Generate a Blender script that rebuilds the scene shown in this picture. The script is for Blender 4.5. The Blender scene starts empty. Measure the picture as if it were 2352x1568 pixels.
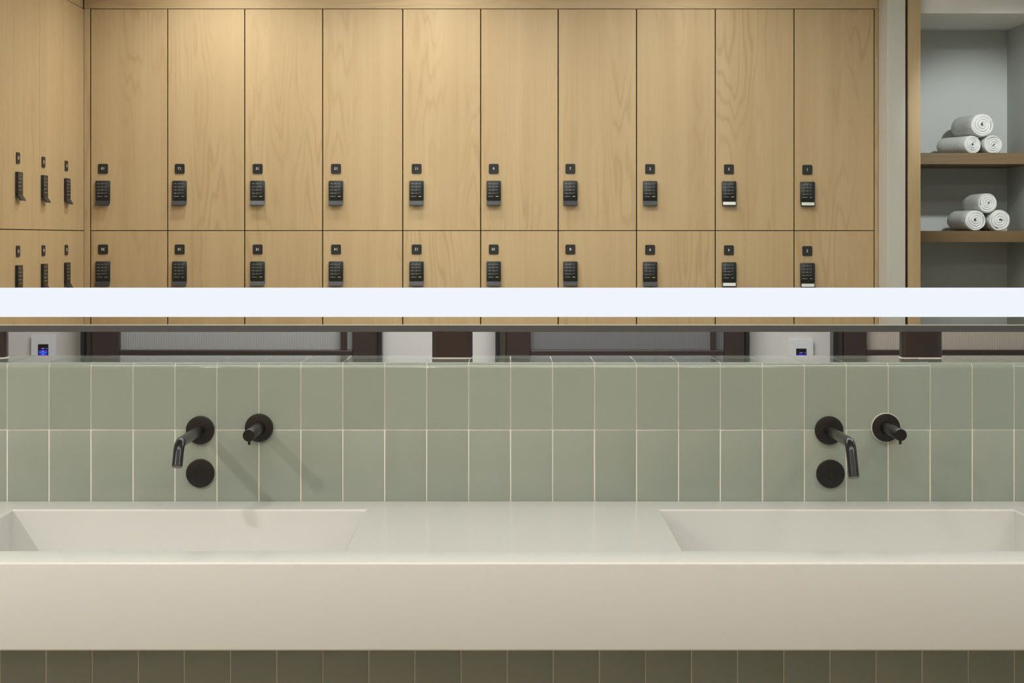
import bpy, bmesh, math, random
from mathutils import Vector, Matrix
random.seed(7)
C = bpy.context.scene.collection
PI = math.pi
# ------------------------------------------------------------------ camera frame
F = 3800.0            # focal length in pixels of a 2352 wide frame
VX, VY = 1165.0, 545.0
E = 1.34              # eye height
DM = 3.135            # mirror plane
def P(px, py, d): return Vector(((px-VX)*d/F, d, E-(py-VY)*d/F))
def X(px, d): return (px-VX)*d/F
def Z(py, d): return E-(py-VY)*d/F
def RY(dv): return 2*DM-dv        # depth seen in the mirror -> true y
DW = 3.0156           # tiled splash wall face
DL = 6.65             # locker faces, seen through the mirror
# ------------------------------------------------------------------ materials
def srgb(r, g, b):
    f = lambda c: (c/255/12.92) if c/255 <= .04045 else ((c/255+.055)/1.055)**2.4
    return (f(r), f(g), f(b), 1)
def mat(name, col, rough=.5, metal=0, coat=0, spec=.5, noise=0, nscale=8, bump=0, bscale=60, emit=None, estr=1):
    m = bpy.data.materials.new(name); m.use_nodes = True
    nt = m.node_tree; b = nt.nodes['Principled BSDF']
    b.inputs['Base Color'].default_value = col
    b.inputs['Roughness'].default_value = rough
    b.inputs['Metallic'].default_value = metal
    b.inputs['Coat Weight'].default_value = coat
    b.inputs['Specular IOR Level'].default_value = spec
    if emit:
        b.inputs['Emission Color'].default_value = emit
        b.inputs['Emission Strength'].default_value = estr
    tc = nt.nodes.new('ShaderNodeTexCoord')
    if noise:
        n = nt.nodes.new('ShaderNodeTexNoise'); n.inputs['Scale'].default_value = nscale; n.inputs['Detail'].default_value = 4
        nt.links.new(tc.outputs['Object'], n.inputs['Vector'])
        mx = nt.nodes.new('ShaderNodeMix'); mx.data_type = 'RGBA'
        mx.inputs['A'].default_value = tuple(c*(1-noise) for c in col[:3])+(1,)
        mx.inputs['B'].default_value = tuple(min(1, c*(1+noise)) for c in col[:3])+(1,)
        nt.links.new(n.outputs['Fac'], mx.inputs['Factor']); nt.links.new(mx.outputs['Result'], b.inputs['Base Color'])
    if bump:
        n2 = nt.nodes.new('ShaderNodeTexNoise'); n2.inputs['Scale'].default_value = bscale; n2.inputs['Detail'].default_value = 3
        nt.links.new(tc.outputs['Object'], n2.inputs['Vector'])
        bp = nt.nodes.new('ShaderNodeBump'); bp.inputs['Strength'].default_value = bump; bp.inputs['Distance'].default_value = .002
        nt.links.new(n2.outputs['Fac'], bp.inputs['Height']); nt.links.new(bp.outputs['Normal'], b.inputs['Normal'])
    return m
def wood(name, c0, c1, horizontal=False, rough=.38):
    m = bpy.data.materials.new(name); m.use_nodes = True
    nt = m.node_tree; N = nt.nodes; L = nt.links; b = N['Principled BSDF']
    tc = N.new('ShaderNodeTexCoord'); oi = N.new('ShaderNodeObjectInfo')
    off = N.new('ShaderNodeVectorMath'); off.operation = 'SCALE'; off.inputs[0].default_value = (37, 19, 53)
    L.new(oi.outputs['Random'], off.inputs['Scale'])
    add = N.new('ShaderNodeVectorMath'); add.operation = 'ADD'
    L.new(tc.outputs['Object'], add.inputs[0]); L.new(off.outputs[0], add.inputs[1])
    def mp(s):
        k = N.new('ShaderNodeMapping'); k.inputs['Scale'].default_value = (s[2], s[1], s[0]) if horizontal else s
        L.new(add.outputs[0], k.inputs['Vector']); return k
    # cathedral figure: contour lines of a stretched noise
    k1 = mp((5.5, 5.5, .7)); n1 = N.new('ShaderNodeTexNoise'); n1.inputs['Scale'].default_value = 1; n1.inputs['Detail'].default_value = 3; n1.inputs['Roughness'].default_value = .45
    L.new(k1.outputs[0], n1.inputs['Vector'])
    mu = N.new('ShaderNodeMath'); mu.operation = 'MULTIPLY'; mu.inputs[1].default_value = 120; L.new(n1.outputs['Fac'], mu.inputs[0])
    si = N.new('ShaderNodeMath'); si.operation = 'SINE'; L.new(mu.outputs[0], si.inputs[0])
    ab = N.new('ShaderNodeMath'); ab.operation = 'MULTIPLY_ADD'; ab.inputs[1].default_value = .5; ab.inputs[2].default_value = .5; L.new(si.outputs[0], ab.inputs[0])
    pw = N.new('ShaderNodeMath'); pw.operation = 'POWER'; pw.inputs[1].default_value = 4; L.new(ab.outputs[0], pw.inputs[0])
    # fade the figure in and out
    k3 = mp((3.0, 3.0, .8)); n3 = N.new('ShaderNodeTexNoise'); n3.inputs['Scale'].default_value = 1.3; L.new(k3.outputs[0], n3.inputs['Vector'])
    mr = N.new('ShaderNodeMapRange'); mr.inputs['From Min'].default_value = .45; mr.inputs['From Max'].default_value = .65; L.new(n3.outputs['Fac'], mr.inputs['Value'])
    mm = N.new('ShaderNodeMath'); mm.operation = 'MULTIPLY'; L.new(pw.outputs[0], mm.inputs[0]); L.new(mr.outputs[0], mm.inputs[1])
    # fine straight grain
    k2 = mp((150, 150, 2.2)); n2 = N.new('ShaderNodeTexNoise'); n2.inputs['Scale'].default_value = 1; n2.inputs['Detail'].default_value = 4
    L.new(k2.outputs[0], n2.inputs['Vector'])
    k4 = mp((14, 14, .5)); n4 = N.new('ShaderNodeTexNoise'); n4.inputs['Scale'].default_value = 1; n4.inputs['Detail'].default_value = 2
    L.new(k4.outputs[0], n4.inputs['Vector'])
    s1 = N.new('ShaderNodeMath'); s1.operation = 'MULTIPLY_ADD'; s1.inputs[1].default_value = .26; s1.inputs[2].default_value = -.02; L.new(n2.outputs['Fac'], s1.inputs[0])
    s2 = N.new('ShaderNodeMath'); s2.operation = 'MULTIPLY_ADD'; s2.inputs[1].default_value = .6; L.new(n4.outputs['Fac'], s2.inputs[0]); L.new(s1.outputs[0], s2.inputs[2])
    s3 = N.new('ShaderNodeMath'); s3.operation = 'MULTIPLY_ADD'; s3.inputs[1].default_value = .30; L.new(mm.outputs[0], s3.inputs[0]); L.new(s2.outputs[0], s3.inputs[2])
    mx = N.new('ShaderNodeMix'); mx.data_type = 'RGBA'; mx.inputs['A'].default_value = c0; mx.inputs['B'].default_value = c1
    L.new(s3.outputs[0], mx.inputs['Factor'])
    L.new(mx.outputs['Result'], b.inputs['Base Color'])
    b.inputs['Roughness'].default_value = rough; b.inputs['Specular IOR Level'].default_value = .35
    return m
def tile_mat(name, c0, c1, rough=.1, bmp=.12):
    m = bpy.data.materials.new(name); m.use_nodes = True
    nt = m.node_tree; N = nt.nodes; L = nt.links; b = N['Principled BSDF']
    at = N.new('ShaderNodeAttribute'); at.attribute_name = 'glaze'
    tc = N.new('ShaderNodeTexCoord')
    n = N.new('ShaderNodeTexNoise'); n.inputs['Scale'].default_value = 9; n.inputs['Detail'].default_value = 3; L.new(tc.outputs['Object'], n.inputs['Vector'])
    s = N.new('ShaderNodeMath'); s.operation = 'MULTIPLY_ADD'; s.inputs[1].default_value = .35; L.new(n.outputs['Fac'], s.inputs[0])
    s2 = N.new('ShaderNodeMath'); s2.operation = 'MULTIPLY'; s2.inputs[1].default_value = .65; L.new(at.outputs['Fac'], s2.inputs[0]); L.new(s2.outputs[0], s.inputs[2])
    mx = N.new('ShaderNodeMix'); mx.data_type = 'RGBA'; mx.inputs['A'].default_value = c0; mx.inputs['B'].default_value = c1
    L.new(s.outputs[0], mx.inputs['Factor']); L.new(mx.outputs['Result'], b.inputs['Base Color'])
    b.inputs['Roughness'].default_value = rough; b.inputs['Specular IOR Level'].default_value = .5
    b.inputs['Coat Weight'].default_value = .3; b.inputs['Coat Roughness'].default_value = .04
    n2 = N.new('ShaderNodeTexNoise'); n2.inputs['Scale'].default_value = 14; n2.inputs['Detail'].default_value = 1; L.new(tc.outputs['Object'], n2.inputs['Vector'])
    bp = N.new('ShaderNodeBump'); bp.inputs['Strength'].default_value = bmp; bp.inputs['Distance'].default_value = .004
    L.new(n2.outputs['Fac'], bp.inputs['Height']); L.new(bp.outputs['Normal'], b.inputs['Normal']); L.new(bp.outputs['Normal'], b.inputs['Coat Normal'])
    return m
def emis(name, col, s):
    m = bpy.data.materials.new(name); m.use_nodes = True
    nt = m.node_tree; nt.nodes.clear()
    e = nt.nodes.new('ShaderNodeEmission'); e.inputs['Color'].default_value = col; e.inputs['Strength'].default_value = s
    o = nt.nodes.new('ShaderNodeOutputMaterial'); nt.links.new(e.outputs[0], o.inputs['Surface']); return m
M_WOOD = wood('maple_vertical', srgb(201, 179, 141), srgb(168, 142, 101))
M_WOODH = wood('maple_horizontal', srgb(201, 179, 141), srgb(168, 142, 101), True)
M_SHELF = wood('shelf_walnut', srgb(118, 98, 66), srgb(92, 74, 48), True, .45)
M_CARC = mat('locker_shadow_gap', srgb(62, 58, 46), .6)
M_BLK = mat('black_plastic', srgb(34, 34, 33), .42, bump=.05, bscale=900)
M_KEYF = mat('keypad_face', srgb(34, 36, 36), .3)
M_HAND = mat('lock_handle_satin', srgb(44, 46, 48), .5)
M_PALE = mat('pale_inlay', srgb(214, 218, 210), .4)
M_NUM = mat('number_ink', srgb(215, 215, 200), .6)
M_KEY = mat('key_ink', srgb(140, 148, 146), .6)
M_KEYY = mat('key_ink_yellow', srgb(205, 190, 90), .6)
M_TILE = tile_mat('sage_glaze', srgb(140, 149, 138), srgb(151, 159, 147))
M_TILEL = tile_mat('sage_glaze_cap', srgb(140, 149, 138), srgb(151, 159, 147), .05, .02)
M_GROUT = mat('grout', srgb(220, 215, 206), .85, noise=.06, nscale=200, bump=.3, bscale=500)
M_SOLID = mat('solid_surface', srgb(208, 209, 205), .14, noise=.012, nscale=5, spec=.3)
M_FAUC = mat('matt_black_metal', srgb(27, 25, 25), .36, metal=.25, coat=.15, noise=.12, nscale=30)
M_GLOSSB = mat('polished_black_metal', srgb(23, 24, 27), .26, metal=.2, coat=.15)
M_SLOT = mat('sensor_window', srgb(12, 12, 13), .1, coat=.5)
M_AER = mat('aerator_grey', srgb(120, 118, 105), .5)
M_SEAL = mat('sealant', srgb(225, 218, 205), .6)
M_MIRR = mat('silvered_glass', (.93, .94, .93, 1), 0.0, metal=1)
M_EDGE = mat('glass_edge', srgb(196, 198, 184), .3)
M_BRONZE = mat('dark_bronze', srgb(60, 50, 49), .25, metal=.3, coat=.2, noise=.1, nscale=12)
M_FRAME = mat('mirror_channel', srgb(84, 83, 85), .38, metal=.1, noise=.05, nscale=6)
M_DOORF = mat('bronze_door_frame', srgb(62, 51, 47), .4, metal=.2, noise=.06, nscale=6)
M_DOORJ = mat('bronze_door_jamb', srgb(82, 76, 66), .4, metal=.2)
M_DARK = mat('black_trim_gap_shade', srgb(32, 34, 36), .3)  # door edge trim colour, also the painted shade in the alcove gap
M_PLASTER = mat('white_paint', srgb(206, 204, 200), .7, noise=.015, nscale=3, bump=.05, bscale=300)
M_GREYP = mat('grey_paint', srgb(190, 194, 188), .7, noise=.015, nscale=3)
M_PILL = mat('pillar_paint', srgb(200, 200, 192), .6)
M_CEIL = mat('ceiling_paint', srgb(228, 228, 224), .8)
M_FLOOR = mat('floor_stone', srgb(152, 142, 130), .35, noise=.1, nscale=5)
M_TOWEL = mat('towel_terry', srgb(226, 228, 224), .95, noise=.04, nscale=60, bump=.9, bscale=260, spec=.1)
M_WPLAS = mat('white_plastic', srgb(214, 216, 218), .35)
M_GLA = mat('reeded_pane_interior_grey', srgb(158, 160, 157), .25, coat=.4)  # opaque pane colours stand in for how light each interior behind looks
M_GLB = mat('reeded_pane_interior_dark', srgb(112, 113, 114), .25, coat=.4)
M_GLC = mat('reeded_pane_interior_beige', srgb(186, 176, 164), .3, coat=.4)
M_BAND = emis('led_frosted', srgb(240, 245, 253), 1.0)
M_LAMP = emis('lamp_glow', (1, .93, .82, 1), 6)
M_SCRK = mat('screen_black', srgb(14, 15, 26), .15)
M_SCRB = emis('screen_blue', srgb(60, 48, 190), 1.0)
M_SCRC = emis('screen_cyan', srgb(20, 160, 190), 1.0)
M_SCRP = emis('screen_violet', srgb(140, 130, 240), 1.0)
# ------------------------------------------------------------------ helpers
def empty(name, loc, label, cat, group=None, rz=0, kind=None):
    o = bpy.data.objects.new(name, None); C.objects.link(o); o.empty_display_size = .05
    o.location = loc; o.rotation_euler = (0, 0, rz)
    if label: o['label'] = label
    if cat: o['category'] = cat
    if group: o['group'] = group
    if kind: o['kind'] = kind
    return o
def obj(name, bm, m, parent=None, loc=(0, 0, 0), label=None, smooth=False, rot=None):
    me = bpy.data.meshes.new(name)
    bm.normal_update(); bm.to_mesh(me); bm.free()
    for k in (m if isinstance(m, (list, tuple)) else [m]): me.materials.append(k)
    if smooth:
        for p in me.polygons: p.use_smooth = True
        me.set_sharp_from_angle(angle=math.radians(38))
    o = bpy.data.objects.new(name, me); C.objects.link(o); o.location = loc
    if rot: o.rotation_euler = rot
    if parent: o.parent = parent
    if label: o['label'] = label
    return o
def tag(o, label, cat, group=None, kind=None):
    o['label'] = label; o['category'] = cat
    if group: o['group'] = group
    if kind: o['kind'] = kind
    return o
def struct(o, label=None):
    o['kind'] = 'structure'
    if label: o['label'] = label
    o['category'] = o.name.split('_')[0].split('.')[0]
    return o
def abox(bm, a, b, bev=0, seg=2, mi=0):
    (x0, y0, z0), (x1, y1, z1) = a, b
    v = [bm.verts.new(p) for p in ((x0,y0,z0),(x1,y0,z0),(x1,y1,z0),(x0,y1,z0),(x0,y0,z1),(x1,y0,z1),(x1,y1,z1),(x0,y1,z1))]
    fs = [bm.faces.new([v[i] for i in q]) for q in ((3,2,1,0),(4,5,6,7),(0,1,5,4),(1,2,6,5),(2,3,7,6),(3,0,4,7))]
    for f in fs: f.material_index = mi
    if bev:
        es = list({e for f in fs for e in f.edges})
        bmesh.ops.bevel(bm, geom=es, offset=bev, segments=seg, affect='EDGES', profile=.5)
    return v
def box(a, b, bev=0, seg=2):
    bm = bmesh.new(); abox(bm, a, b, bev, seg); return bm
def rrect(bm, w, h, r, y0, y1, cx=0, cz=0, seg=5, bev=0):
    """rounded rectangle in the xz plane, extruded y0..y1"""
    pts = []
    for (sx, sz, a0) in ((1,1,0),(-1,1,90),(-1,-1,180),(1,-1,270)):
        for i in range(seg+1):
            a = math.radians(a0+90*i/seg)
            pts.append((cx+sx*(w/2-r)+r*math.cos(a), cz+sz*(h/2-r)+r*math.sin(a)))
    A = [bm.verts.new((x, y0, z)) for x, z in pts]; B = [bm.verts.new((x, y1, z)) for x, z in pts]
    n = len(pts)
    f0 = bm.faces.new(A); f1 = bm.faces.new(B[::-1])
    for i in range(n): bm.faces.new((A[i], B[i], B[(i+1) % n], A[(i+1) % n]))
    if bev:
        f = max((f0, f1), key=lambda q: q.calc_center_median().y if y1 > y0 else -q.calc_center_median().y)
        bmesh.ops.bevel(bm, geom=list(f.edges), offset=bev, segments=2, affect='EDGES', profile=.5)
    bmesh.ops.recalc_face_normals(bm, faces=bm.faces)
def tube(bm, pts, r, n=28, cap=True):
    rings = []; pts = [Vector(p) for p in pts]; up = Vector((1, 0, 0))
    for i, p in enumerate(pts):
        t = (pts[min(i+1, len(pts)-1)]-pts[max(i-1, 0)]).normalized()
        a = up.cross(t)
        if a.length < 1e-4: a = Vector((0, 0, 1)).cross(t)
        a.normalize(); b = t.cross(a)
        rr = r[i] if isinstance(r, (list, tuple)) else r
        rings.append([bm.verts.new(p+a*rr*math.cos(2*PI*k/n)+b*rr*math.sin(2*PI*k/n)) for k in range(n)])
    for A, B in zip(rings, rings[1:]):
        for k in range(n): bm.faces.new((A[k], A[(k+1) % n], B[(k+1) % n], B[k]))
    if cap: bm.faces.new(rings[0][::-1]); bm.faces.new(rings[-1])
    bmesh.ops.recalc_face_normals(bm, faces=bm.faces)
def disc(r, y0, y1, n=56, bev=.0012):
    """disc in the xz plane from y0 (wall) out to y1"""
    s = 1 if y1 > y0 else -1
    bm = bmesh.new(); tube(bm, [(0, y0, 0), (0, y1-s*bev, 0), (0, y1-s*bev*.3, 0), (0, y1, 0)], [r, r, r-bev*.4, r-bev*1.2], n); return bm
_tc = {}
def textmesh(body, size, ext=.0002, align='CENTER', spacing=1.0):
    cu = bpy.data.curves.new('t', 'FONT'); cu.body = body; cu.size = size; cu.extrude = ext
    cu.align_x = align; cu.align_y = 'CENTER'; cu.resolution_u = 3; cu.space_character = spacing; cu.offset = size*.012
    o = bpy.data.objects.new('t', cu); C.objects.link(o)
    bpy.context.view_layer.update()
    me = bpy.data.meshes.new_from_object(o.evaluated_get(bpy.context.evaluated_depsgraph_get()))
    bpy.data.objects.remove(o); return me
R_FACE = Matrix(((-1,0,0,0),(0,0,1,0),(0,1,0,0),(0,0,0,1)))   # text facing +y
# ------------------------------------------------------------------ room shell
CEIL = 2.5
XL, XR = -2.32, 2.13
YB, YF = -.90, 5.60
struct(obj('floor', box((XL-.1, YB-.1, -.1), (XR+.1, YF+.1, 0)), M_FLOOR), 'grey stone floor of the changing room')
struct(obj('ceiling', box((XL-.1, YB-.1, CEIL), (XR+.1, YF+.1, CEIL+.1)), M_CEIL), 'white painted ceiling over the changing room')
struct(obj('wall_left', box((XL-.1, YB-.1, 0), (XL, YF+.1, CEIL)), M_PLASTER), 'white painted wall behind the side row of lockers')
struct(obj('wall_right', box((XR, YB-.1, 0), (XR+.1, YF+.1, CEIL)), M_GREYP), 'pale grey wall closing the towel alcove on its outer side')
struct(obj('wall_back', box((XL, YB-.1, 0), (XR, YB, CEIL)), M_PLASTER), 'white wall hidden behind the long row of lockers')
struct(obj('wall_far', box((XL, YF, 0), (XR, YF+.1, CEIL)), M_PLASTER), 'white wall seen in the gap below the mirror, carrying the two thermostats')
# alcove
struct(obj('wall_alcove', box((1.58, YB, 0), (XR, RY(7.05), CEIL)), M_GREYP), 'grey back wall behind the rolled towels')
struct(obj('wall_pillar', box((X(2018, DL), YB+.0, 0), (X(2080, 6.49), RY(6.49), CEIL), .002), M_PILL), 'narrow off-white wall end between the lockers and the towel shelves')
AZ = Z(70, 7.05)
struct(obj('ceiling_alcove', box((1.62, RY(7.05), AZ), (XR, RY(6.51), CEIL)), M_CEIL), 'lowered white ceiling above the towel shelves')
# ------------------------------------------------------------------ tiled splash wall
PITCH = .0765; TX0 = X(16, DW); J = .0017
ZTOP = E-.2282; ZJ1 = Z(841, DW); ZJ2 = Z(986.5, DW); ZC = Z(1151, DW)
YBK = 3.20; SX0, SX1 = TX0-15*PITCH, TX0+36*PITCH
bmc = bmesh.new()   # one solid core following the nosed tiles, a millimetre behind them
pc = [(YBK-.004, 0), (YBK-.004, ZTOP-.0009), (DW+.0117, ZTOP-.0009)]+[(DW+.0112-.0103*math.sin(PI/2*i/8), ZTOP-.0112+.0103*math.cos(PI/2*i/8)) for i in range(9)]+[(DW+.0009, 0)]
ca = [bmc.verts.new((SX0, y, z)) for y, z in pc]; cb = [bmc.verts.new((SX1, y, z)) for y, z in pc]
bmc.faces.new(ca); bmc.faces.new(cb[::-1])
for i in range(len(pc)): bmc.faces.new((ca[i], cb[i], cb[(i+1) % len(pc)], ca[(i+1) % len(pc)]))
bmesh.ops.recalc_face_normals(bmc, faces=bmc.faces)
core = struct(obj('wall_vanity', bmc, M_GROUT), 'half-height wall behind the basins, its grout showing between green tiles')
def tiles(bm, lay, x0, nx, rows, y, pitch, thick=.008, j=J):
    for k in range(nx):
        for (z0, z1) in rows:
            n0 = len(bm.verts)
            a = x0+k*pitch+j/2; b = x0+(k+1)*pitch-j/2
            dz = random.uniform(-.0006, .0006)
            abox(bm, (a+random.uniform(0, .0004), y, z0+j/2+dz*.3), (b-random.uniform(0, .0004), y+thick, z1-j/2+dz*.3), .0011, 2)
            bm.verts.ensure_lookup_table(); vs = bm.verts[n0:]
            c = Vector(((a+b)/2, y, (z0+z1)/2)); rx = random.gauss(0, .0035); rz = random.gauss(0, .0035); g = random.random()
            for v in vs:
                v.co.y += (v.co.x-c.x)*rz+(v.co.z-c.z)*rx
                v[lay] = g
def newtb():
    bm = bmesh.new(); lay = bm.verts.layers.float.new('glaze'); return bm, lay
bm, lay = newtb()
tiles(bm, lay, SX0, 51, [(ZC-.03, ZJ2)], DW, PITCH)
obj('wall_tiles', bm, M_TILE, core, label='glossy sage green upright tiles', smooth=True)
bm, lay = newtb()
R = .0112
for k in range(51):
    a = SX0+k*PITCH+J/2; b = a+PITCH-J; n0 = len(bm.verts)
    prof = [(YBK, ZTOP), (DW+R+.004, ZTOP), (DW+R+.0015, ZTOP)]
    for i in range(11):
        t = PI/2*i/10; prof.append((DW+R-R*math.sin(t), ZTOP-R+R*math.cos(t)))
    prof += [(DW, ZTOP-R-.0015), (DW, ZTOP-R-.004), (DW, ZJ2+J/2), (DW+.008, ZJ2+J/2), (DW+.008, ZTOP-.009), (YBK, ZTOP-.009)]
    A = [bm.verts.new((a, y, z)) for y, z in prof]; B = [bm.verts.new((b, y, z)) for y, z in prof]; n = len(prof)
    fs = [bm.faces.new(A[::-1]), bm.faces.new(B)]
    for i in range(n): fs.append(bm.faces.new((A[i], A[(i+1) % n], B[(i+1) % n], B[i])))
    g = random.random(); rz = random.gauss(0, .003); rx = random.gauss(0, .002)
    bm.verts.ensure_lookup_table()
    for v in bm.verts[n0:]:
        v[lay] = g; v.co.z += (v.co.x-(a+b)/2)*rz; v.co.y += (v.co.x-(a+b)/2)*rx
bmesh.ops.recalc_face_normals(bm, faces=bm.faces)
obj('cap_tiles', bm, M_TILEL, core, label='round-nosed sage green tiles wrapping over the ledge', smooth=True)
# lower tiled wall under the counter
DLO = F*PITCH/105.97; LX0 = X(105.2, DLO)-18*PITCH
ZB = Z(1495, F*.0+DW*606/747)  # placeholder, replaced below
DC = DW*606/747                # counter front edge
ZCB = Z(1495, DC)
low = struct(obj('wall_below_counter', box((SX0, DLO+.0012, 0), (SX1, DW-.0, ZCB-.0005)), M_GROUT), 'tiled wall under the long counter with pale grout')
bm, lay = newtb(); zz = ZCB-.001; rows = []
h = .155
z = zz-.165
rows.append((z, zz+.0008))
while z > .02: rows.append((max(z-h, .002), z)); z -= h
rows = [(a, b) for a, b in rows if b-a > .01]
tiles(bm, lay, LX0, 51, rows, DLO, PITCH)
obj('lower_tiles', bm, M_TILE, low, label='sage green tiles in the shade under the counter', smooth=True)
# ------------------------------------------------------------------ counter with two basins
CX0, CX1 = SX0+.02, SX1-.02
YB0, YB1 = .481*F/719.5, .481*F/624.5       # basin front / back edge
B1 = (X(30, YB1), X(841, YB1)); B2 = (X(1516, YB1), X(2328, YB1)); BD = .105
ctr = empty('vanity_counter', ((CX0+CX1)/2, (DC+DW)/2, ZCB), 'long off-white solid vanity counter with two sunken rectangular basins', 'counter')
ox, oy, oz = ctr.location
xs = [CX0, B1[0], B1[1], B2[0], B2[1], CX1]; ys = [DC, YB0, YB1, DW-.0008]
def counter_bm():
    bm = bmesh.new(); V = {}
    def v(x, y, z):
        k = (round(x, 5), round(y, 5), round(z, 5))
        if k not in V: V[k] = bm.verts.new((x-ox, y-oy, z-oz))
        return V[k]
    for i in range(5):
        for j in range(3):
            x0, x1, y0, y1 = xs[i], xs[i+1], ys[j], ys[j+1]
            if j == 1 and i in (1, 3):
                zf = ZC-BD
                bm.faces.new([v(x0,y0,zf), v(x1,y0,zf), v(x1,y1,zf), v(x0,y1,zf)])
                for (p, q) in (((x0,y0),(x1,y0)), ((x1,y0),(x1,y1)), ((x1,y1),(x0,y1)), ((x0,y1),(x0,y0))):
                    bm.faces.new([v(*p, ZC), v(*q, ZC), v(*q, zf), v(*p, zf)])
            else:
                bm.faces.new([v(x0,y0,ZC), v(x1,y0,ZC), v(x1,y1,ZC), v(x0,y1,ZC)])
            bm.faces.new([v(x0,y1,ZCB), v(x1,y1,ZCB), v(x1,y0,ZCB), v(x0,y0,ZCB)])
            if j == 0: bm.faces.new([v(x0,y0,ZCB), v(x1,y0,ZCB), v(x1,y0,ZC), v(x0,y0,ZC)])
            if j == 2: bm.faces.new([v(x1,y1,ZCB), v(x0,y1,ZCB), v(x0,y1,ZC), v(x1,y1,ZC)])
            if i == 0: bm.faces.new([v(x0,y1,ZCB), v(x0,y0,ZCB), v(x0,y0,ZC), v(x0,y1,ZC)])
            if i == 4: bm.faces.new([v(x1,y0,ZCB), v(x1,y1,ZCB), v(x1,y1,ZC), v(x1,y0,ZC)])
    bmesh.ops.recalc_face_normals(bm, faces=bm.faces)
    es = [e for e in bm.edges if e.calc_face_angle(0) > .5 and not (abs(e.verts[0].co.y-(ys[3]-oy)) < 1e-4 and abs(e.verts[1].co.y-(ys[3]-oy)) < 1e-4)]
    bmesh.ops.bevel(bm, geom=es, offset=.0035, segments=4, affect='EDGES', profile=.5)
    return bm
def inbasin(f, B):
    c = f.calc_center_median()
    return B[0]-.001 < c.x+ox < B[1]+.001 and YB0-.001 < c.y+oy < YB1+.001 and c.z+oz < ZC-.0036 and c.z+oz > ZCB+.004
bm = counter_bm(); bmesh.ops.delete(bm, geom=[f for f in bm.faces if inbasin(f, B1) or inbasin(f, B2)], context='FACES')
obj('countertop', bm, M_SOLID, ctr, smooth=True)
for B in (B1, B2):
    bm = counter_bm(); bmesh.ops.delete(bm, geom=[f for f in bm.faces if not inbasin(f, B)], context='FACES')
    bs = obj('basin', bm, M_SOLID, ctr, smooth=True)
    bm = bmesh.new(); tube(bm, [(0, 0, 0), (0, 0, .003), (0, 0, .004)], [.024, .024, .021])
    obj('drain', bm, M_FAUC, bs, loc=((B[0]+B[1])/2-ox, (YB0+YB1)/2-oy, ZC-BD-oz+.0001), smooth=True)
# ------------------------------------------------------------------ taps
def spout(px, py, straight, last, ang, label):
    r = empty('wall_faucet', P(px, py, DW), label, 'faucet', 'wall mounted black spouts')
    obj('flange', disc(.0258, 0, -.0065), M_FAUC, r, smooth=True)
    bm = bmesh.new(); tube(bm, [(0, -.004, 0), (0, -.012, 0)], .0098); obj('collar', bm, M_FAUC, r, smooth=True)
    pts = [(0, -.006-straight*i/6, 0) for i in range(7)]; Rb = .028; y0 = -.006-straight
    for i in range(1, 13):
        a = ang*i/12; pts.append((0, y0-Rb*math.sin(a), -Rb*(1-math.cos(a))))
    yy, z = pts[-1][1:]
    for i in range(1, 4): pts.append((0, yy-math.cos(ang)*last*i/3, z-math.sin(ang)*last*i/3))
    bm = bmesh.new(); rr = .0091; tube(bm, pts, rr, 32)
    sp = obj('spout', bm, M_GLOSSB, r, smooth=True)
    t = Vector((0, -math.cos(ang), -math.sin(ang))); e = Vector(pts[-1])
    bm = bmesh.new(); tube(bm, [e-t*.001, e+t*.0006], .0064, 24)
    obj('aerator', bm, M_AER, sp, smooth=True, label='grey aerator disc in the tip')
def control(px, py, length, label, ring=False):
    r = empty('faucet_control', P(px, py, DW), label, 'faucet control', 'round black wall controls beside the spouts')
    obj('flange', disc(.0256, 0, -.0065), M_FAUC, r, smooth=True)
    bm = bmesh.new(); tube(bm, [(0, -.006, 0), (0, -.0085, 0)], .0125); obj('collar', bm, M_GLOSSB, r, smooth=True)
    bm = bmesh.new(); tube(bm, [(0, -.006, 0), (0, -length+.0008, 0), (0, -length, 0)], [.0105, .0105, .0099], 36)
    h = obj('handle', bm, M_FAUC, r, smooth=True)
    bm = bmesh.new(); tube(bm, [(0, -length+.006, -.008), (0, -length+.006, -.0165)], .0024, 16)
    obj('lever_pin', bm, M_FAUC, h, smooth=True)
    if ring: 
        bm = bmesh.new(); tube(bm, [(0, 0, 0), (0, -.003, 0)], .0268, 56); obj('sealant_ring', bm, M_SEAL, r, smooth=True, label='pale sealant showing around the flange')
def sensor(px, py, label):
    r = empty('sensor_plate', P(px, py, DW), label, 'sensor plate', 'blank black discs below the spouts')
    obj('plate', disc(.0258, 0, -.0055), M_FAUC, r, smooth=True)
    bm = bmesh.new(); rrect(bm, .0070, .0150, .0012, -.0048, -.0060); obj('sensor_window', bm, M_SLOT, r)
spout(460.5, 987, .171, .025, math.radians(63), 'black bent wall spout above the left basin, its tip reaching down to the left')
control(595.5, 981.5, .1245, 'round black tap control with a stub handle, to the right of the left spout')
sensor(460.5, 1086, 'flat black sensor disc on the tiles straight below the left spout')
spout(1903.5, 987.5, .168, .044, math.radians(63), 'black bent wall spout above the right basin, hanging lower than its twin')
control(2034.5, 981.5, .117, 'black tap control ringed with pale sealant, right of the right spout', True)
sensor(1907, 1087.5, 'flat black sensor disc on the tiles beside the tip of the right spout')
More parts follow.
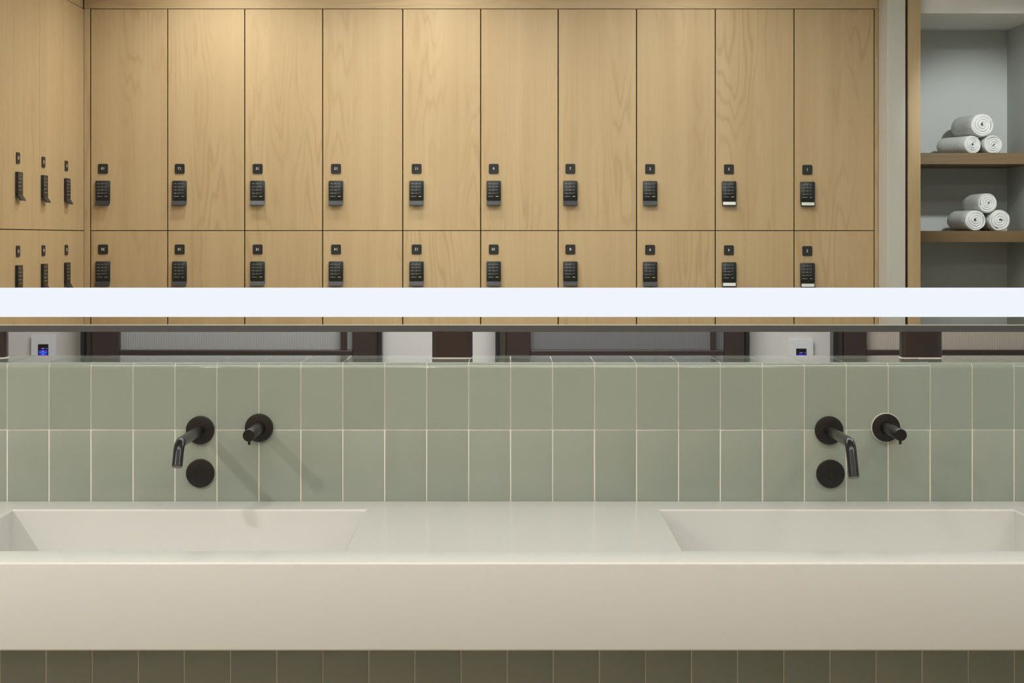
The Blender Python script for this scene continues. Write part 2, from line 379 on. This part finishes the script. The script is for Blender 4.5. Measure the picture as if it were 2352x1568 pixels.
# ------------------------------------------------------------------ mirror on its posts
MX0, MX1 = -1.95, 1.75; MZ1 = E+.78
MB = Z(762, 3.128); MBT = Z(747, 3.128)
mir = empty('mirror', (0, 3.15, ZTOP), 'wide mirror with a frosted light band, standing on dark metal posts', 'mirror')
mo = Vector(mir.location)
def mpart(name, a, b, m, bev=0, **k): return obj(name, box(Vector(a)-mo, Vector(b)-mo, bev), m, mir, **k)
mpart('mirror_glass', (MX0+.002, DM, MBT-.006), (MX1-.002, DM+.006, MZ1-.004), M_MIRR, label='clear reflecting glass showing the lockers behind the viewer')
mpart('mirror_backing', (MX0+.002, DM+.0065, MB+.002), (MX1-.002, 3.158, MZ1-.002), M_BRONZE)
bm = bmesh.new()
for a, b in (((MX0, 3.128, MB), (MX1, 3.162, MBT)), ((MX0-.012, 3.128, MB), (MX0, 3.162, MZ1+.012)), ((MX1, 3.128, MB), (MX1+.012, 3.162, MZ1+.012)), ((MX0, 3.128, MZ1), (MX1, 3.162, MZ1+.012))):
    abox(bm, Vector(a)-mo, Vector(b)-mo, .0006)
obj('mirror_frame', bm, M_FRAME, mir, label='dark bronze channel along the lower edge')
mpart('glass_edge', (MX0+.002, 3.1275, MBT-.0002), (MX1-.002, 3.1349, MBT+.0008), M_EDGE, label='thin pale bevel along the foot of the glass')
mpart('light_band', (MX0+.002, DM-.0008, Z(727.5, DM)), (MX1-.002, DM-.0001, Z(660.5, DM)), M_BAND, label='glowing white frosted strip across the mirror')
for px in (-36.5, 1038.5, 2119.5):
    x = X(px, 3.125); bm = bmesh.new()
    rrect(bm, .0765, .034, .010, 0, MB-ZTOP+.0, seg=6)
    bmesh.ops.rotate(bm, verts=bm.verts, matrix=Matrix(((1,0,0),(0,0,-1),(0,1,0))))
    po = obj('post', bm, M_BRONZE, mir, loc=(x, 3.142-mo.y, 0), smooth=True, label='dark bronze post between ledge and mirror')
    bm = bmesh.new(); rrect(bm, .0790, .0365, .011, 0, .0014, seg=6)
    bmesh.ops.rotate(bm, verts=bm.verts, matrix=Matrix(((1,0,0),(0,0,-1),(0,1,0))))
    obj('sealant', bm, M_SEAL, po)
# ------------------------------------------------------------------ lockers
WX = 5.75e-2; 
KEYS = [['1','2','3'],['4','5','6'],['7','8','9'],['*','0','#']]
def keymesh():
    bm = bmesh.new()
    for r, row in enumerate(KEYS):
        for c, ch in enumerate(row):
            me = textmesh(ch, .0088); n0 = len(bm.verts); bm.from_mesh(me); bm.verts.ensure_lookup_table()
            for v in bm.verts[n0:]:
                q = Vector((v.co.x*1.25+(c-1)*.0145, v.co.y*.8, v.co.z)); v.co = R_FACE @ q; v.co.z += .0385-.0128*r
            for s in (-1,):   # the little letter row next to each digit
                n0 = len(bm.verts); abox(bm, (0, 0, 0), (.0045, .0002, .0016)); bm.verts.ensure_lookup_table()
                for v in bm.verts[n0:]: v.co.x = v.co.x-(c-1)*.0145-.0085; v.co.z += .0385-.0128*r-.0008
    for k in range(5): abox(bm, (-.0215+k*.0042, 0, -.0138), (-.0182+k*.0042, .0002, -.0114))
    me = bpy.data.meshes.new('key_legend'); bm.to_mesh(me); bm.free(); me.materials.append(M_KEY); return me
KEYM = keymesh()
def num_mesh(s):
    me = textmesh(s, .0150, .0003); me.transform(R_FACE); me.materials.append(M_NUM); me.name = 'number'; return me
_cache = {}
def shared(key, fn, mats, smooth=False):
    if key not in _cache:
        bm = fn(); me = bpy.data.meshes.new(key); bm.normal_update(); bm.to_mesh(me); bm.free()
        for k in (mats if isinstance(mats, list) else [mats]): me.materials.append(k)
        if smooth:
            for p in me.polygons: p.use_smooth = True
            me.set_sharp_from_angle(angle=math.radians(35))
        _cache[key] = me
    return _cache[key]
def linkm(name, me, parent, loc=(0, 0, 0), label=None):
    o = bpy.data.objects.new(name, me); C.objects.link(o); o.parent = parent; o.location = loc
    if label: o['label'] = label
    return o
def plate_bm(): bm = bmesh.new(); rrect(bm, .0392, .0392, .005, 0, .0035, bev=.0006); return bm
def lock_bm():
    bm = bmesh.new(); rrect(bm, .0575, .0796, .004, 0, .0105, cz=.0104, bev=.0008); return bm
def handle_bm():
    # pull lip flaring outwards at the foot of the lock: side profile (y, z) swept across x
    prof = [(0, -.0294), (.0100, -.0294), (.0118, -.0315), (.0215, -.0472), (.0212, -.0496), (.0180, -.0500), (.0080, -.0375), (0, -.0375)]
    bm = bmesh.new(); w = .0287
    A = [bm.verts.new((-w, y, z)) for y, z in prof]; B = [bm.verts.new((w, y, z)) for y, z in prof]; n = len(prof)
    bm.faces.new(A); bm.faces.new(B[::-1])
    for i in range(n): bm.faces.new((A[i], B[i], B[(i+1) % n], A[(i+1) % n]))
    bmesh.ops.recalc_face_normals(bm, faces=bm.faces)
    bmesh.ops.bevel(bm, geom=[e for e in bm.edges if e.calc_face_angle(0) > .6], offset=.0008, segments=2, affect='EDGES')
    return bm
def pale_strip_bm():  # thin pale strip laid on the sloping handle face
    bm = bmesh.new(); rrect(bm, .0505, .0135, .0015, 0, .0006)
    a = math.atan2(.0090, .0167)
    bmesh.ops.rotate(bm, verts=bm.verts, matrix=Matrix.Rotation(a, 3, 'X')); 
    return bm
def locker(loc, w, h, rz, plate_x, plate_z, num, label, group, inlay=False, lit=False):
    """origin: bottom centre of the door face; doors face local +y"""
    r = empty('locker', loc, label, 'locker', group, rz)
    obj('carcass', box((-w/2+.0003, -.45, 0), (w/2-.0003, -.0215, h-.0004)), M_CARC, r)
    bm = bmesh.new(); g = .0021 if rz == 0 else .0012
    abox(bm, (-w/2+g, -.0205, .0015), (w/2-g, 0, h-.0015), .0006)
    obj('door', bm, M_WOOD, r)
    pl = linkm('number_plate', shared('number_plate', plate_bm, M_BLK), r, (plate_x, 0, plate_z))
    linkm('number', num_mesh(num), pl, (0, .0037, 0), 'small pale figure %s' % num)
    lz = plate_z-.0985
    lk = linkm('keypad_lock', shared('keypad_lock', lock_bm, M_KEYF, True), r, (plate_x, 0, lz))
    linkm('key_legend', KEYM, lk, (0, .0106, 0))
    bm = lambda: box((0, 0, 0), (.0115, .0002, .0022))
    linkm('status_mark', shared('status_y' if lit else 'status_g', bm, M_KEYY if lit else M_KEY), lk, (.0080, .0106, -.0137), 'small yellow mark' if lit else None)
    hd = linkm('handle', shared('handle', handle_bm, M_HAND, True), lk, (0, 0, 0))
    if inlay: linkm('inlay', shared('inlay', pale_strip_bm, M_PALE), hd, (0, .0178, -.0391), 'pale strip on the handle')
    return r
SEAM = [208, 385, 562, 741, 925, 1104, 1282, 1462, 1643, 1824, 2008]
PLX = [237, 413, 592, 772, 957, 1134, 1310, 1493, 1674, 1854]
ZS = Z(529.5, DL); ZT = Z(20.5, DL); ZLO = .42; YL = RY(DL)
for i in range(10):
    x0, x1 = X(SEAM[i], DL), X(SEAM[i+1], DL); cx = (x0+x1)/2; n = 19-2*i
    dz = (0, 0, 0, 0, 0, 0, 0, -.001, -.002, -.004)[i]
    where = {19: ', against the corner filler', 1: ', at the pillar end'}.get(n, '')
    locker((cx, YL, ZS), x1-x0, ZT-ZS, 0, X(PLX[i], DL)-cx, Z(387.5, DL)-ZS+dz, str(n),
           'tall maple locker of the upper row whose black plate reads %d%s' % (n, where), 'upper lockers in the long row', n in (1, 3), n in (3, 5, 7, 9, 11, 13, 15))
    where = {20: ', against the corner filler', 2: ', at the pillar end'}.get(n+1, '')
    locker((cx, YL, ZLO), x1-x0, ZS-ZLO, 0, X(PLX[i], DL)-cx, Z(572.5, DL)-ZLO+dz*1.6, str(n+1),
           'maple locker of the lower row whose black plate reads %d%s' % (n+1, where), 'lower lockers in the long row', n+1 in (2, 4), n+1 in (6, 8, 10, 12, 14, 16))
XS = -972/F*DL
nth = ['nearest the inner corner', 'second out from the inner corner', 'third out from the inner corner', 'outermost of its row']
for i in range(4):
    y0 = -.3785+.315*i; cy = y0+.1575
    for (zb, zt, pz, nn, rw) in ((ZS, ZT, Z(387.5, DL), 21+2*i, 'upper'), (ZLO, ZS, Z(572.5, DL), 22+2*i, 'lower')):
        locker((XS, cy, zb), .315, zt-zb, -PI/2, -.1135, pz-zb, str(nn),
               '%s maple locker on the side row seen edge-on, %s' % (rw, nth[i]), '%s lockers in the side row' % rw)
# wooden fillers, header and plinth
tag(obj('end_panel', box((XS-.45, .8822, 0), (XS-.001, .905, CEIL-.001), .0006), M_WOOD), 'maple end panel closing the outer end of the side lockers', 'panel')
tag(obj('header_panel', box((XS+.0, YL-.45, ZT+.001), (X(2018, DL)-.001, YL, CEIL-.001), .0006), M_WOODH, loc=(0, 0, 0)), 'maple header board running above the long row of lockers', 'panel')
tag(obj('header_panel', box((XS-.45, YL+.012, ZT+.001), (XS-.0005, .8815, CEIL-.001), .0006), M_WOOD), 'maple header board above the side row of lockers', 'panel')
tag(obj('filler_strip', box((XS+.0, YL-.03, ZLO), (X(SEAM[0], DL)-.0022, YL, ZT), .0004), M_WOOD), 'slim maple filler strip in the corner beside locker 19', 'strip')
tag(obj('filler_strip', box((X(SEAM[-1], DL)+.0015, YL-.03, ZLO), (X(2018, DL)-.001, YL, ZT), .0004), M_WOOD), 'slim maple filler strip between locker 1 and the white pillar', 'strip')
tag(obj('plinth', box((XS, YL-.42, 0), (X(2018, DL)-.001, YL-.02, ZLO-.001)), M_WOOD), 'maple base under the long row of lockers', 'plinth')
tag(obj('plinth', box((XS-.42, YL+.012, 0), (XS-.02, .8815, ZLO-.001)), M_WOOD), 'maple base under the side row of lockers', 'plinth')
# ------------------------------------------------------------------ towel alcove
PXa, PXb = X(2087, 6.48), X(2114.5, 6.48)
tag(obj('side_panel', box((PXa, RY(6.62)+.0, 0), (PXb, RY(6.48), CEIL-.001), .0008), M_WOOD), 'upright maple panel framing the towel alcove beside the white pillar', 'panel')
tag(obj('shadow_strip', box((X(2080, 6.49)+.0005, YB+.001, 0), (PXa-.0005, RY(6.52), CEIL-.001)), M_DARK), 'dark fill painted as the shade in the gap between white pillar and maple panel', 'strip')  # dark box stands in for the shade inside the open gap
obj_w = struct(obj('wall_alcove_side', box((1.585, RY(7.05)+.0005, 0), (PXb-.004, RY(6.62)-.001, CEIL-.001)), M_GREYP), 'grey inner side of the towel alcove')
ZS1 = Z(351, 6.65); ZS2 = Z(530, 6.65); TH = .0455
for z, lab in ((ZS1, 'upper brown wooden shelf carrying three rolled towels'), (ZS2, 'lower brown wooden shelf carrying three rolled towels')):
    tag(obj('shelf', box((PXb-.003, RY(7.05)+.0005, z-TH), (XR-.0005, RY(6.65), z), .001), M_SHELF), lab, 'shelf', 'shelves in the towel alcove')
def towel(px, py, d, r, length, yaw, label, seed):
    """rolled towel: front end at (px,py) seen through the mirror, axis running back and to the left"""
    rnd = random.Random(seed)
    c = Vector((X(px, d), RY(d), Z(py, d)))
    ax = Vector((-math.sin(yaw), -math.cos(yaw), 0)); sd = Vector((ax.y, -ax.x, 0)); up = Vector((0, 0, 1))
    e = empty('rolled_towel', c-Vector((0, 0, r)), label, 'towel', 'rolled white towels'); o = Vector((0, 0, r))
    turns = 3.2; n = 110; th = r/(turns+.35); ph = rnd.uniform(0, 6)
    # outer roll body
    bm = bmesh.new(); m = 40; rings = []
    prof = [(.004, .80), (.0, .90), (.002, .965), (.007, 1.0), (.05, 1.01), (.10, .995), (.15, 1.0), (length-.007, 1.0), (length-.001, .95), (length, .85)]
    for (t, s) in prof:
        ring = []
        for k in range(m):
            a = 2*PI*k/m
            w = 1+.022*math.sin(2*a+ph)+.012*math.sin(5*a+ph*2+t*30)
            q = o+ax*t+(sd*math.cos(a)+up*math.sin(a)*.97)*(r*s*w)
            ring.append(bm.verts.new(q))
        rings.append(ring)
    for A, B in zip(rings, rings[1:]):
        for k in range(m): bm.faces.new((A[k], A[(k+1) % m], B[(k+1) % m], B[k]))
    bm.faces.new(rings[-1]); 
    c2 = [bm.verts.new(v.co+ax*.012) for v in rings[0]]
    for k in range(m): bm.faces.new((rings[0][k], c2[k], c2[(k+1) % m], rings[0][(k+1) % m]))
    bm.faces.new(c2[::-1])
    bmesh.ops.recalc_face_normals(bm, faces=bm.faces)
    obj('outer_wrap', bm, M_TOWEL, e, smooth=True)
    # spiral layers visible on the end
    bm = bmesh.new(); prev = None
    for i in range(n+1):
        u = i/n; a = ph+u*turns*2*PI; rad = r*(.10+.76*u)
        wob = 1+.04*math.sin(3*a+ph); bul = .0045*(1-u)+.001*math.sin(a*2+ph)
        d0 = sd*math.cos(a)+up*math.sin(a)*.97
        hw = th*.40
        row = [bm.verts.new(o+d0*(rad*wob-hw)+ax*.013), bm.verts.new(o+d0*(rad*wob-hw)+ax*(.0025-bul)), bm.verts.new(o+d0*(rad*wob-hw*.4)+ax*(-.0008-bul)),
               bm.verts.new(o+d0*(rad*wob+hw*.4)+ax*(-.0008-bul)), bm.verts.new(o+d0*(rad*wob+hw)+ax*(.0025-bul)), bm.verts.new(o+d0*(rad*wob+hw)+ax*.013)]
        if prev:
            for k in range(5): bm.faces.new((prev[k], prev[k+1], row[k+1], row[k]))
        prev = row
    bmesh.ops.recalc_face_normals(bm, faces=bm.faces)
    obj('spiral_end', bm, M_TOWEL, e, smooth=True)
DT = 6.74
def onsh(zs, r): return VY-(zs+r*.965-E)*F/DT
r1, r2, r3 = .0392, .0392, .0485
towel(2235, onsh(ZS1, r1), DT, r1, .20, math.radians(20), 'white rolled towel lying lower left in the upper stack, turned sideways', 1)
towel(2282, onsh(ZS1, r2), DT-.005, r2, .18, math.radians(5), 'white rolled towel lower right in the upper stack, end facing out', 2)
towel(2257, 287, DT-.012, r3, .20, math.radians(9), 'thick white rolled towel topping the upper stack', 3)
r1 = .0440
towel(2241, onsh(ZS2, r1), DT, r1, .19, math.radians(8), 'white rolled towel lower left in the lower stack', 4)
towel(2297, onsh(ZS2, r1), DT, r1, .18, math.radians(4), 'white rolled towel lower right in the lower stack, nearest the wall', 5)
towel(2269, 466.5, DT-.004, .0405, .19, math.radians(5), 'white rolled towel topping the lower stack', 6)
# ------------------------------------------------------------------ far wall seen below the mirror
DF = YF
def thermo(px, py_top, label):
    x = X(px, DF); z1 = Z(py_top, DF); h = .118; w = .0815
    r = empty('thermostat', (x, YF, z1-h), label, 'thermostat', 'white wall controllers with blue screens')
    bm = bmesh.new(); rrect(bm, w, h, .005, 0, -.011, cz=h/2, bev=.0015); obj('plate', bm, M_WPLAS, r)
    sw, st = .0345, h-.0305
    bm = bmesh.new(); rrect(bm, sw, .062, .002, -.0105, -.0122, cz=st-.031); s = obj('screen', bm, M_SCRK, r)
    obj('screen_block', box((-sw/2+.003, -.0126, st-.056), (sw/2-.003, -.0121, st-.0195)), M_SCRB, s)
    bm = bmesh.new()
    for (a, b, zz) in ((-.006, .005, -.0145), (-.004, .003, -.0235), (-.006, .005, -.0335), (.0115, .0145, -.0145)): abox(bm, (a, -.0131, st+zz-.0012), (b, -.0124, st+zz+.0012))
    obj('screen_text', bm, M_SCRP, s)
    obj('screen_bar', box((-.0125, -.0131, st-.0285), (.0125, -.0125, st-.0262)), M_SCRC, s)
thermo(101.5, 769, 'white wall controller with a blue screen, near the left post')
thermo(1839, 779, 'white wall controller with a blue screen, left of the rightmost post')
def reeded(x0, x1, z0, z1, y, pitch=.008):
    bm = bmesh.new(); n = max(8, int((x1-x0)/pitch)*6); A = []; B = []
    for i in range(n+1):
        x = x0+(x1-x0)*i/n; yy = y-.0006*abs(math.sin(PI*(x-x0)/pitch))
        A.append(bm.verts.new((x, yy, z0))); B.append(bm.verts.new((x, yy, z1)))
    for i in range(n): bm.faces.new((A[i], A[i+1], B[i+1], B[i]))
    a0, a1 = bm.verts.new((x0, y+.006, z0)), bm.verts.new((x1, y+.006, z0)); b0, b1 = bm.verts.new((x0, y+.006, z1)), bm.verts.new((x1, y+.006, z1))
    bm.faces.new((a1, a0, b0, b1)); bm.faces.new([A[0], a0]+[a1]+A[::-1][:-1]) ; bm.faces.new([B[0]]+B[1:]+[b1, b0])
    bm.faces.new((A[0], B[0], b0, a0)); bm.faces.new((A[-1], a1, b1, B[-1]))
    bmesh.ops.recalc_face_normals(bm, faces=bm.faces)
    return bm
def leaf_door(n, xa, xj, xg0, xg1, xb, mull, glass, label, left_edge=True, right_edge=True):
    ztop = 2.2; zr = Z(802, DF)
    x = lambda p: X(p, DF)
    r = empty('door_%d' % n, (x((xa+xb)/2), YF, 0), label, 'door', kind='structure'); o = Vector(r.location)
    def pb(name, a, b, m, bev=.002, **k): return obj(name, box(Vector(a)-o, Vector(b)-o, bev), m, r, **k)
    Y0 = YF-.05
    bm = bmesh.new()
    if left_edge: abox(bm, Vector((x(xa), Y0-.01, 0))-o, Vector((x(xa+8), YF-.001, ztop+.05))-o, .002)
    if right_edge: abox(bm, Vector((x(xb-9), Y0-.01, 0))-o, Vector((x(xb), YF-.001, ztop+.05))-o, .002)
    abox(bm, Vector((x(xa+8), Y0-.01, ztop))-o, Vector((x(xb-9), YF-.001, ztop+.05))-o, .002)
    obj('edge_trim', bm, M_DARK, r)
    if left_edge: pb('jamb', (x(xa+8), YF-.03, 0), (x(xj), YF-.001, ztop), M_DOORJ)
    bm = bmesh.new()
    abox(bm, Vector((x(xj), YF-.045, .01))-o, Vector((x(xg0), YF-.005, ztop))-o, .003)
    abox(bm, Vector((x(xg1), YF-.045, .01))-o, Vector((x(xb-9), YF-.005, ztop))-o, .003)
    abox(bm, Vector((x(xg0), YF-.045, zr-.20))-o, Vector((x(xg1), YF-.005, zr))-o, .003)
    abox(bm, Vector((x(xg0), YF-.045, ztop-.09))-o, Vector((x(xg1), YF-.005, ztop))-o, .003)
    abox(bm, Vector((x(xg0), YF-.040, .01))-o, Vector((x(xg1), YF-.005, zr-.20))-o, .003)
    if mull: abox(bm, Vector((x(mull[0]), YF-.043, zr))-o, Vector((x(mull[1]), YF-.006, ztop-.09))-o, .002)
    obj('door_frame', bm, M_DOORF, r)
    g = reeded(x(xg0)-o.x, x(xg1)-o.x, zr-.001, ztop-.089, YF-.018-o.y)
    obj('glass_pane', g, glass, r)
    bm = bmesh.new(); tube(bm, [(x(xg0-28)-o.x, -.045, .93), (x(xg0-28)-o.x, -.085, .93)], .008, 16)
    return r
leaf_door(1, 195, 218, 280, 812, 880, (785, 799), M_GLA, 'bronze framed reeded glass door behind the left half of the ledge')
leaf_door(2, 1138, 1163, 1218, 1660, 1716, (1630, 1640), M_GLB, 'bronze framed door with reeded glass toned darker for the interior behind it, between the two right posts')
leaf_door(3, 1906, 1932, 1984, 2520, 2575, None, M_GLC, 'bronze framed door with reeded glass toned beige for the interior behind it, behind the rightmost post')
# ------------------------------------------------------------------ lights
WARM = (1, .96, .90); NEUT = (1, .975, .945); COOL = (.93, .97, 1)
def downlight(x, y, power, col, label, rad=.045, z=CEIL, spread=150):
    r = empty('downlight', (x, y, z), label, 'ceiling light', 'round ceiling downlights')
    bm = bmesh.new(); n = 40; R0, R1 = .062, .047
    prof = [(R0, 0), (R0, -.003), (R1, -.003), (R1, -.0005)]
    rings = [[bm.verts.new((a*math.cos(2*PI*k/n), a*math.sin(2*PI*k/n), b)) for k in range(n)] for a, b in prof]
    for A, B in zip(rings, rings[1:]):
        for k in range(n): bm.faces.new((A[k], A[(k+1) % n], B[(k+1) % n], B[k]))
    obj('trim_ring', bm, M_WPLAS, r, smooth=True)
    bm = bmesh.new(); tube(bm, [(0, 0, -.0002), (0, 0, -.0012)], .046, 32); obj('lamp_lens', bm, M_LAMP, r)
    l = bpy.data.lights.new('lamp', 'AREA'); l.shape = 'DISK'; l.size = rad*2; l.energy = power; l.color = col; l.spread = math.radians(spread)
    lo = bpy.data.objects.new('lamp', l); C.objects.link(lo); lo.parent = r; lo.location = (0, 0, -.006)
def panel(x, y, w, d, power, col, label, z=CEIL):  # ceiling panels added as unseen fill for flat, even lighting
    r = empty('ceiling_panel_light', (x, y, z), label, 'ceiling light', 'flat fill panels added on the ceiling')
    obj('panel_frame', box((-w/2-.015, -d/2-.015, -.012), (w/2+.015, d/2+.015, -.0005), .002), M_WPLAS, r)
    obj('diffuser', box((-w/2, -d/2, -.0135), (w/2, d/2, -.0121)), M_LAMP, r)
    l = bpy.data.lights.new('lamp', 'AREA'); l.shape = 'RECTANGLE'; l.size = w; l.size_y = d; l.energy = power; l.color = col
    lo = bpy.data.objects.new('lamp', l); C.objects.link(lo); lo.parent = r; lo.location = (0, 0, -.016)
downlight(-1.95, 1.2, 30, NEUT, 'round downlight near the left wall, lighting the taps from the left')
downlight(-1.12, .0, 5.5, NEUT, 'round downlight close above lockers 17 and 15')
downlight(-.30, .0, 4, NEUT, 'round downlight close above lockers 13 and 11')
downlight(.75, .0, 2.2, NEUT, 'round downlight close above lockers 5 and 3')
panel(.0, 2.05, 2.4, .25, 7, COOL, 'long slim fill panel added unseen over the basins')
panel(.0, .75, 1.8, .4, 9, NEUT, 'long flat fill panel added unseen above the aisle by the lockers')
panel(0, 4.4, 1.8, .5, 36, COOL, 'long flat unseen light panel beyond the mirror')
sp = empty('spotlight', (1.93, 1.2, CEIL), 'small unseen spot lamp added to brighten the towel alcove', 'ceiling light')  # unseen spot added to whiten the towels and the alcove wall
dv = Vector((.03, -1.9, -.82)).normalized()
obj('added_spot_base', box((-.03, -.03, -.02), (.03, .03, -.0005), .003), M_WPLAS, sp)
bm = bmesh.new(); tube(bm, [(0, 0, -.02), (0, 0, -.045)], .006, 14); obj('stem', bm, M_WPLAS, sp, smooth=True)
bm = bmesh.new(); c0 = Vector((0, 0, -.055)); tube(bm, [c0-dv*.03, c0+dv*.045], .024, 28); obj('added_spot_head', bm, M_WPLAS, sp, smooth=True)
bm = bmesh.new(); tube(bm, [c0+dv*.0452, c0+dv*.0462], .020, 28); obj('lamp_lens', bm, M_LAMP, sp)
l = bpy.data.lights.new('lamp', 'SPOT'); l.energy = 90; l.color = COOL; l.spot_size = math.radians(33); l.spot_blend = .7; l.shadow_soft_size = .03
lo = bpy.data.objects.new('lamp', l); C.objects.link(lo); lo.parent = sp; lo.location = c0+dv*.08
lo.rotation_euler = dv.to_track_quat('-Z', 'Y').to_euler()
panel(1.7, 1.9, .35, .5, 7, COOL, 'small unseen fill panel added between the right wall and the basins')  # extra unseen fill, added for the dim towel alcove
# ------------------------------------------------------------------ world, camera, view
w = bpy.data.worlds.new('w'); bpy.context.scene.world = w; w.use_nodes = True
w.node_tree.nodes['Background'].inputs[0].default_value = (.5, .5, .5, 1); w.node_tree.nodes['Background'].inputs[1].default_value = .1
cam = bpy.data.cameras.new('camera'); co = bpy.data.objects.new('camera', cam); C.objects.link(co)
co.location = (0, 0, E); co.rotation_euler = (PI/2, 0, 0)
cam.sensor_width = 36; cam.lens = 36*F/2352
cam.shift_x = (1176-VX)/2352; cam.shift_y = -(784-VY)/2352
cam.clip_start = .02
bpy.context.scene.camera = co
vs = bpy.context.scene.view_settings
vs.view_transform = 'Standard'; vs.look = 'None'; vs.gamma = 1; vs.exposure = 0; vs.use_curve_mapping = False
